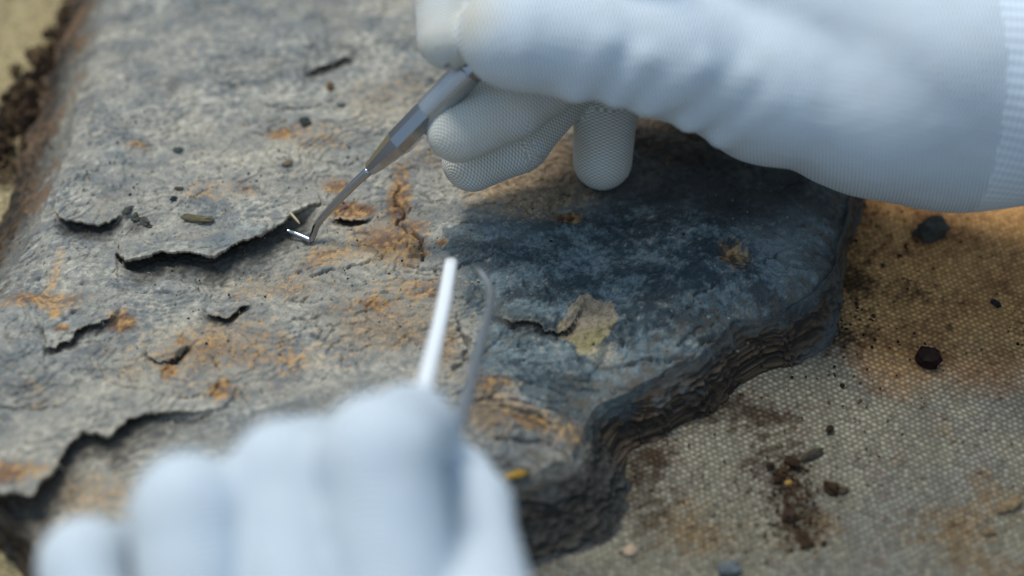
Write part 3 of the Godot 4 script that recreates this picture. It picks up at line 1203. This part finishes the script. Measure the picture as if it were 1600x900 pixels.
func make_right_hand(glove_m: Material, cuff_m: Material, sleeve_m: Material) -> void:
	var B := []
	# metacarpals and wrist
	var wr := P(1480, 90, 0.456)
	var wu := P(1480, 150, 0.476)
	B.append([P(945, -75, 0.462), wr, 0.0135, 0.022, 0.008])
	B.append([P(1000, -50, 0.476), wr, 0.0135, 0.022, 0.008])
	B.append([P(1045, -20, 0.49), wu, 0.0135, 0.022, 0.008])
	B.append([P(1085, 15, 0.502), wu, 0.013, 0.022, 0.008])
	B.append([P(1110, 60, 0.495), P(1420, 170, 0.476), 0.014, 0.021, 0.010])
	B.append([wr, P(1820, 120, 0.446), 0.0235, 0.025, 0.010])
	B.append([wu, P(1820, 160, 0.462), 0.0225, 0.025, 0.010])
	B.append([P(1480, 175, 0.464), P(1820, 165, 0.452), 0.0240, 0.026, 0.010])
	# thumb and the ball of the thumb
	chain(B, [[P(792, 52, 0.438), 0.0118], [P(820, 55, 0.438), 0.0128], [P(905, 66, 0.440), 0.0126], [P(1040, 84, 0.446), 0.0150], [P(1200, 140, 0.456), 0.0180], [P(1360, 165, 0.462), 0.0225], [P(1500, 180, 0.466), 0.0245]], 0.007, false)
	# fingers
	chain(B, [[P(945, -75, 0.462), 0.0120], [P(770, -105, 0.460), 0.0108], [P(702, -15, 0.452), 0.0092], [P(700, 62, 0.446), 0.0078]], 0.0022)
	chain(B, [[P(1000, -40, 0.476), 0.0120], [P(905, 90, 0.470), 0.0098], [P(800, 160, 0.466), 0.0096], [P(716, 204, 0.462), 0.0086]], 0.0022)
	chain(B, [[P(1045, -20, 0.49), 0.0115], [P(888, 120, 0.489), 0.0096], [P(806, 218, 0.485), 0.0094], [P(738, 252, 0.482), 0.0086]], 0.0022)
	chain(B, [[P(1085, 15, 0.502), 0.0110], [P(955, 70, 0.496), 0.0098], [P(947, 165, 0.4965), 0.0092], [P(942, 250, 0.4985), 0.0085]], 0.0022)
	# folds of the cotton across the thumb's root and over the palm
	for q in [[900, 142, 945, 66, 0.4295], [962, 152, 1005, 92, 0.4310], [1012, 164, 1092, 104, 0.4335], [1076, 192, 1165, 118, 0.4375], [1128, 214, 1196, 158, 0.4415]]:
		B.append([P(q[0], q[1], q[4] + 0.0065), P(q[2], q[3], q[4] + 0.0002), 0.0024, 0.0016, 0.0055])
	var skin_m := skin(B, 0.0013, 8, 0.0005, [P(800, 40, 0.462), P(1600, 130, 0.478)], [[P(750, 20, 0.432), 0.014], [P(690, 90, 0.44), 0.010]])  # last list: thumb and index spots given painted warm light
	var two := split_skin(skin_m, P(1535, 200, 0.45), Vector3(1, 0, -0.08).normalized())
	var o := thing("gloved_hand", Vector3.ZERO)
	tag(o, "hand in white knitted glove holding the steel pick, fingertips on the slate", "hand")
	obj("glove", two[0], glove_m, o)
	obj("cuff", two[1], cuff_m, o)
	var a := P(1760, 150, 0.455)
	obj("sleeve", rod(bend([a, a + Vector3(0.06, 0.02, 0.012), a + Vector3(0.22, 0.10, 0.06)], 12), [0.0285, 0.031, 0.032, 0.033, 0.033, 0.034, 0.034, 0.035, 0.035, 0.036, 0.036, 0.037, 0.037], 24, false), sleeve_m, o)


func make_left_hand(glove_m: Material, cuff_m: Material, sleeve_m: Material) -> void:
	var B := []
	var mi := P(632, 1010, 0.316)
	var mm := P(480, 1060, 0.314)
	var mr := P(320, 1090, 0.316)
	var mp := P(175, 1130, 0.319)
	var wr := Vector3(-0.022, 0.054, 0.24)
	B.append([mi, wr + Vector3(0.014, 0, 0), 0.0125, 0.021, 0.004])
	B.append([mm, wr + Vector3(0.004, 0, 0), 0.0120, 0.021, 0.004])
	B.append([mr, wr + Vector3(-0.006, 0, 0), 0.0115, 0.021, 0.004])
	B.append([mp, wr + Vector3(-0.014, -0.002, 0), 0.0105, 0.021, 0.004])
	B.append([wr + Vector3(0.014, 0, 0), wr + Vector3(0.02, -0.004, 0.05), 0.0225, 0.0245, 0.01])
	B.append([wr + Vector3(-0.014, 0, 0), wr + Vector3(-0.008, -0.004, 0.05), 0.0225, 0.0245, 0.01])
	chain(B, [[mi, 0.0108], [P(592, 715, 0.322), 0.0117], [P(640, 672, 0.352), 0.0092], [P(672, 700, 0.368), 0.0078]], 0.0016, false)
	chain(B, [[mm, 0.0104], [P(445, 745, 0.330), 0.0106], [P(490, 720, 0.356), 0.0092], [P(560, 760, 0.366), 0.0078]], 0.0016, false)
	chain(B, [[mr, 0.0100], [P(293, 800, 0.324), 0.0107], [P(340, 790, 0.356), 0.0088], [P(420, 830, 0.362), 0.0076]], 0.0016, false)
	chain(B, [[mp, 0.0088], [P(135, 886, 0.334), 0.0090], [P(190, 880, 0.36), 0.0078], [P(270, 900, 0.362), 0.007]], 0.0016, false)
	chain(B, [[P(722, 748, 0.364), 0.0068], [P(733, 800, 0.352), 0.0086], [P(742, 900, 0.332), 0.0098], [P(760, 1050, 0.306), 0.0125], [wr + Vector3(0.014, 0.0, -0.02), 0.018]], 0.0025, false)
	var skin_m := skin(B, 0.0016, 21, 0.0008, [mm, wr])
	var two := split_skin(skin_m, wr + Vector3(0, 0, 0.01), Vector3(0, 0, 1))
	var o := thing("gloved_hand", Vector3.ZERO)
	tag(o, "blurred hand in plain white glove close to the camera, fist round the tweezers", "hand")
	obj("glove", two[0], glove_m, o)
	obj("cuff", two[1], cuff_m, o)
	var a := wr + Vector3(0.006, -0.004, 0.042)
	obj("sleeve", rod(bend([a, a + Vector3(0.012, -0.004, 0.06), a + Vector3(0.05, -0.01, 0.2)], 12), [0.0285, 0.031, 0.032, 0.033, 0.033, 0.034, 0.034, 0.035, 0.035, 0.036, 0.036, 0.037, 0.037], 24, false), sleeve_m, o)


func make_pick(steel: Material, satin: Material) -> void:
	var tip := G(446, 359, 0.0)
	var o := thing("dental_pick", tip)
	tag(o, "steel hooked probe held by the far hand, its tip prying under a flake", "pick")
	var elbow := P(486, 376, 0.4855)
	var knee := P(500, 345, 0.4820)
	var neck := P(577, 266, 0.4700)
	var shoulder := P(624, 222, 0.4650)
	var grip := P(668, 177, 0.4600)
	var dir := (grip - shoulder).normalized()
	var tail := grip + dir * 0.085
	var pts := bend([P(446, 359, 0.4870) - tip, P(466, 367, 0.4868) - tip, elbow - tip], 8)
	obj("hook", rod(pts, [0.0003, 0.0005, 0.0006, 0.0007, 0.0008, 0.0008, 0.00085, 0.00085, 0.0009], 12, false), steel, o)
	var sh := bend([elbow - tip, P(491, 364, 0.4845) - tip, knee - tip, P(545, 296, 0.4745) - tip, neck - tip], 24)
	var rr := []
	for k in 25: rr.append(lerpf(0.0009, 0.0013, k / 24.0))
	obj("shank", rod(sh, rr, 14, false), steel, o)
	obj("taper", rod([neck - tip, neck - tip + dir * 0.0004, shoulder - tip], [0.0012, 0.0019, 0.0038], 8, true), steel, o)
	obj("handle", rod([shoulder - tip, grip - tip, tail - tip], [0.0038, 0.0039, 0.0039], 8, true), steel, o)
	var kp := []
	var kr := []
	for k in 33:
		var a := grip - tip + dir * (0.001 + 0.016 * k / 32.0)
		kp.append(a)
		kr.append(0.0042 if k % 2 == 0 else 0.0038)
	obj("knurled_grip", rod(kp, kr, 20, false), satin, o)


func make_tweezers(satin: Material, bright: Material) -> void:
	var a := P(705, 407, 0.442)
	var o := thing("tweezers", a)
	tag(o, "pair of blurred steel tweezers held by the near hand over the slate", "tweezers")
	var back := P(600, 900, 0.318)
	var l := bend([a - a, P(690, 490, 0.415) - a, P(652, 650, 0.366) - a, back - a], 24)
	var r := bend([P(746, 420, 0.434) - a, P(768, 458, 0.424) - a, P(745, 560, 0.394) - a, P(712, 672, 0.364) - a, back + Vector3(0.002, -0.002, 0) - a], 28)
	var lr := []
	for k in 25: lr.append(lerpf(0.0016, 0.0022, k / 24.0))
	var r2 := []
	for k in 29: r2.append(lerpf(0.0009, 0.0018, minf(1.0, k / 14.0)))
	obj("arm", rod(l, lr, 10, false, Vector2(1.0, 0.5)), bright, o)  # steel arm with its glare painted as white
	obj("arm", rod(r, r2, 10, false, Vector2(0.8, 0.8)), satin, o)


func make_bits(soil: Material) -> void:
	var fibre := StandardMaterial3D.new()
	fibre.albedo_color = lin(0.42, 0.34, 0.22)
	fibre.roughness = 0.8
	# loose pieces on the cloth
	bit("stone", 1455, 366, CLOTH, Vector3(12, 6, 8.5), 0.5, Color(0.06, 0.058, 0.05), soil, "smooth dark grey stone on the brown canvas beside the wrist", "stone", 3, 0.3)
	bit("soil_clod", 1449, 568, CLOTH, Vector3(7.5, 6.5, 7), 0.3, Color(0.022, 0.014, 0.012), soil, "dark square clod of earth alone on the canvas", "clod", 5, 0.3)
	bit("slate_chip", 1268, 712, CLOTH, Vector3(7.2, 1.8, 2.6), 0.5, Color(0.05, 0.042, 0.03), soil, "long dark splinter of slate on the canvas above the crumbs", "chip", 8, 0.3)
	bit("soil_clod", 1298, 766, CLOTH, Vector3(4.6, 2.4, 3.2), -0.7, Color(0.035, 0.022, 0.014), soil, "ragged brown crumb on the canvas right of the crumb trail", "clod", 9, 0.6)
	bit("soil_clod", 1317, 768, CLOTH, Vector3(3.0, 1.4, 2.2), 0.4, Color(0.06, 0.045, 0.03), soil, "small paler crumb touching the ragged brown crumb", "clod", 10, 0.5)
	bit("soil_clod", 1236, 726, CLOTH, Vector3(5.0, 2.6, 3.2), -0.5, Color(0.032, 0.02, 0.013), soil, "dark crumb at the top of the crumb trail", "clod", 12, 0.5)
	bit("soil_clod", 1222, 740, CLOTH, Vector3(3.4, 2.2, 3.0), 0.5, Color(0.045, 0.028, 0.018), soil, "brown crumb just below the top of the crumb trail", "clod", 13, 0.5)
	bit("soil_clod", 1216, 752, CLOTH, Vector3(2.4, 1.6, 1.8), 0.9, Color(0.03, 0.018, 0.012), soil, "little black crumb left of the orange grain", "clod", 14, 0.5)
	bit("soil_clod", 1203, 730, CLOTH, Vector3(2.5, 1.7, 2.0), 0.2, Color(0.03, 0.02, 0.013), soil, "lone dark crumb left of the crumb trail", "clod", 15, 0.5)
	bit("grain", 1232, 757, CLOTH, Vector3(2.2, 1.4, 1.8), 0.2, Color(0.28, 0.17, 0.05), soil, "orange grain among the brown crumbs", "grain", 16, 0.4)
	bit("soil_clod", 1233, 809, CLOTH, Vector3(4.4, 2.4, 3.8), 1.0, Color(0.042, 0.027, 0.02), soil, "reddish brown crumb in the middle of the crumb trail", "clod", 17, 0.5)
	bit("soil_clod", 1258, 848, CLOTH, Vector3(3.6, 2.2, 5.0), 0.2, Color(0.04, 0.026, 0.016), soil, "dark crumb at the lower end of the crumb trail", "clod", 18, 0.6)
	bit("soil_clod", 1580, 790, CLOTH, Vector3(6.4, 2.2, 3.2), 0.5, Color(0.2, 0.145, 0.085), soil, "tan flake of dry mud by the right edge of the canvas", "mud flake", 19, 0.45)
	bit("soil_clod", 1566, 800, CLOTH, Vector3(3.4, 1.8, 2.2), 0.2, Color(0.17, 0.12, 0.07), soil, "small tan mud crumb against the tan flake", "mud flake", 20, 0.45)
	bit("soil_clod", 1544, 834, CLOTH, Vector3(3.8, 1.8, 2.6), 0.3, Color(0.15, 0.11, 0.065), soil, "tan mud crumb below the other tan crumbs", "mud flake", 21, 0.45)
	bit("stone", 1138, 892, CLOTH, Vector3(7.0, 2.6, 4.4), 0.2, Color(0.1, 0.115, 0.125), soil, "blue grey stone at the near edge of the canvas", "stone", 22, 0.3)
	bit("slate_chip", 985, 862, CLOTH, Vector3(3.6, 1.8, 3.4), 0.6, Color(0.36, 0.27, 0.19), soil, "pale buff chip on the canvas close to the slab", "chip", 23, 0.4)
	bit("slate_chip", 1556, 476, CLOTH, Vector3(2.4, 1.2, 4.0), 0.6, Color(0.03, 0.024, 0.02), soil, "thin dark sliver on the canvas near the right edge", "chip", 24, 0.4)
	bit("soil_clod", 1296, 672, CLOTH, Vector3(2.4, 1.6, 2.0), 0.6, Color(0.03, 0.02, 0.014), soil, "dark crumb midway between the clod and the splinter", "clod", 25, 0.4)
	# loose pieces on the slab
	bit("slate_chip", 477, 191, rock_y(477, 191), Vector3(3.4, 0.8, 5.2), 0.5, Color(0.035, 0.042, 0.04), soil, "dark leaf shaped chip lying flat on the slab", "chip", 31, 0.25)
	bit("slate_chip", 310, 344, rock_y(310, 344) + 0.0014, Vector3(10.0, 1.5, 3.2), -0.16, Color(0.11, 0.095, 0.058), soil, "long olive brown chip on the lifted flake", "chip", 32, 0.35)
	bit("slate_chip", 516, 136, rock_y(516, 136), Vector3(2.4, 1.4, 3.6), 0.0, Color(0.12, 0.075, 0.035), soil, "small upright brown chip beyond the leaf shaped chip", "chip", 33, 0.35)
	bit("slate_chip", 278, 236, rock_y(278, 236), Vector3(3.0, 0.9, 3.0), 0.6, Color(0.05, 0.062, 0.06), soil, "dark grey green chip above the rounded flake", "chip", 34, 0.5)
	bit("slate_chip", 272, 312, rock_y(272, 312), Vector3(2.6, 1.2, 1.8), 0.3, Color(0.03, 0.038, 0.045), soil, "small black chip just above the long olive chip", "chip", 35, 0.45)
	bit("slate_chip", 281, 296, rock_y(281, 296), Vector3(3.0, 0.9, 1.6), -0.3, Color(0.06, 0.055, 0.045), soil, "tiny brown chip behind the small black chip", "chip", 36, 0.45)
	bit("slate_chip", 532, 165, rock_y(532, 165), Vector3(3.0, 1.0, 2.0), 0.1, Color(0.1, 0.11, 0.095), soil, "grey green chip near the grip of the pick", "chip", 37, 0.4)
	bit("slate_chip", 450, 256, rock_y(450, 256), Vector3(3.4, 1.0, 2.0), 0.35, Color(0.15, 0.115, 0.075), soil, "tan splinter on the slab left of the pick shank", "chip", 38, 0.4)
	bit("slate_chip", 259, 366, rock_y(259, 366), Vector3(1.8, 0.8, 2.6), 0.1, Color(0.09, 0.1, 0.105), soil, "narrow grey chip on the left end of the lifted flake", "chip", 39, 0.4)
	bit("slate_chip", 882, 331, rock_y(882, 331), Vector3(5.0, 1.2, 2.8), 0.2, Color(0.2, 0.19, 0.165), soil, "pale chip on rusty stone below the little finger", "chip", 40, 0.4)
	bit("slate_chip", 806, 745, -0.0050, Vector3(6.4, 2.0, 2.4), 0.35, Color(0.4, 0.24, 0.05), soil, "bright ochre chip on the near edge of the slab beside the blurred glove", "chip", 41, 0.25)
	var fa := G(452, 331, 0.0016)
	var fo := obj("root_fibre", rod(bend([Vector3.ZERO, Vector3(0.0012, 0.0006, 0.0022), Vector3(0.0034, 0.0002, 0.0052)], 6), [0.0003, 0.00035, 0.0004, 0.0004, 0.00038, 0.0003, 0.0002], 7, false), fibre)
	fo.position = fa
	tag(fo, "short pale root fibre poking over the gap beside the hook of the pick", "root")
	for q in [[200, 330, 4.5, 42, "dark splinter touching the right corner of the rounded flake"], [212, 340, 3.6, 43, "second dark splinter right of the rounded flake"], [224, 347, 4.2, 44, "largest dark splinter in the middle of the broken hollow"], [232, 358, 3.2, 45, "dark splinter at the right end of the broken hollow"], [218, 356, 2.8, 46, "smallest dark splinter at the near side of the broken hollow"]]:
		var o := obj("slate_chip", pebble(q[3], Vector3(q[2], 1.2, q[2] * 0.6) * 0.001, 0.5, Color(0.06, 0.062, 0.055)), soil)
		o.position = G(q[0], q[1], rock_y(q[0], q[1])) + Vector3(0, 0.0005, 0)
		o.rotation = Vector3(0.3, q[3] * 0.7, 0.2)
		tag(o, q[4], "chip", "dark splinters in the broken hollow")
	# soil: crumbs along the foot of the slab, dust on the cloth, grit on the slab
	var tints := [Color(0.03, 0.019, 0.012), Color(0.05, 0.03, 0.018), Color(0.022, 0.015, 0.011), Color(0.1, 0.065, 0.035)]
	var pl := []
	for k in 420:
		var w := rng.randf()
		var c := G(1228 + w * 30 + rng.randfn() * (14 + 12 * w), 735 + w * 120 + rng.randfn() * 10, CLOTH)
		pl.append([c + Vector3(0, 0.0002, 0), absf(rng.randfn()) * 0.00045 + 0.0003])
	for k in 700:
		var c := G(rng.randf_range(900, 1640), rng.randf_range(340, 930), CLOTH)
		pl.append([c + Vector3(0, 0.0002, 0), absf(rng.randfn()) * 0.0003 + 0.0002])
	for k in 500:
		var c := G(1330 + rng.randfn() * 60, 430 + rng.randfn() * 60, CLOTH)
		pl.append([c + Vector3(0, 0.0002, 0), absf(rng.randfn()) * 0.0005 + 0.0003])
	for k in 900:
		var c := G(1240 + rng.randfn() * 110, 800 + rng.randfn() * 60, CLOTH)
		pl.append([c + Vector3(0, 0.0002, 0), absf(rng.randfn()) * 0.00022 + 0.00015])
	scatter("soil_crumbs", pl, soil, "fine brown soil crumbs strewn over the canvas right of the slab", 61, tints)
	pl = []
	for k in 900:
		var w := rng.randf()
		var c := G(lerpf(165, -20, w) + rng.randfn() * 14, lerpf(-20, 255, w) + rng.randfn() * 14, CLOTH)
		pl.append([c + Vector3(0, 0.001 + rng.randf() * 0.002, 0), absf(rng.randfn()) * 0.0016 + 0.0008])
	scatter("soil_crumbs", pl, soil, "dark soil heaped along the far left foot of the slab", 62, tints)
	pl = []
	var stone_tints := [Color(0.06, 0.06, 0.055), Color(0.3, 0.28, 0.24), Color(0.03, 0.03, 0.028), Color(0.24, 0.14, 0.06), Color(0.16, 0.15, 0.13)]
	for k in 1500:
		var px := rng.randf_range(60, 1250)
		var py := rng.randf_range(0, 620)
		if k < 700:
			px = 380 + rng.randfn() * 240
			py = 270 + rng.randfn() * 100
		if px < 130 or py > 560 and px > 950:
			continue
		pl.append([G(px, py, rock_y(px, py)) + Vector3(0, 0.0001, 0), absf(rng.randfn()) * 0.00028 + 0.00016])
	scatter("stone_grit", pl, soil, "fine grit and dust scattered over the top of the slab", 63, stone_tints)
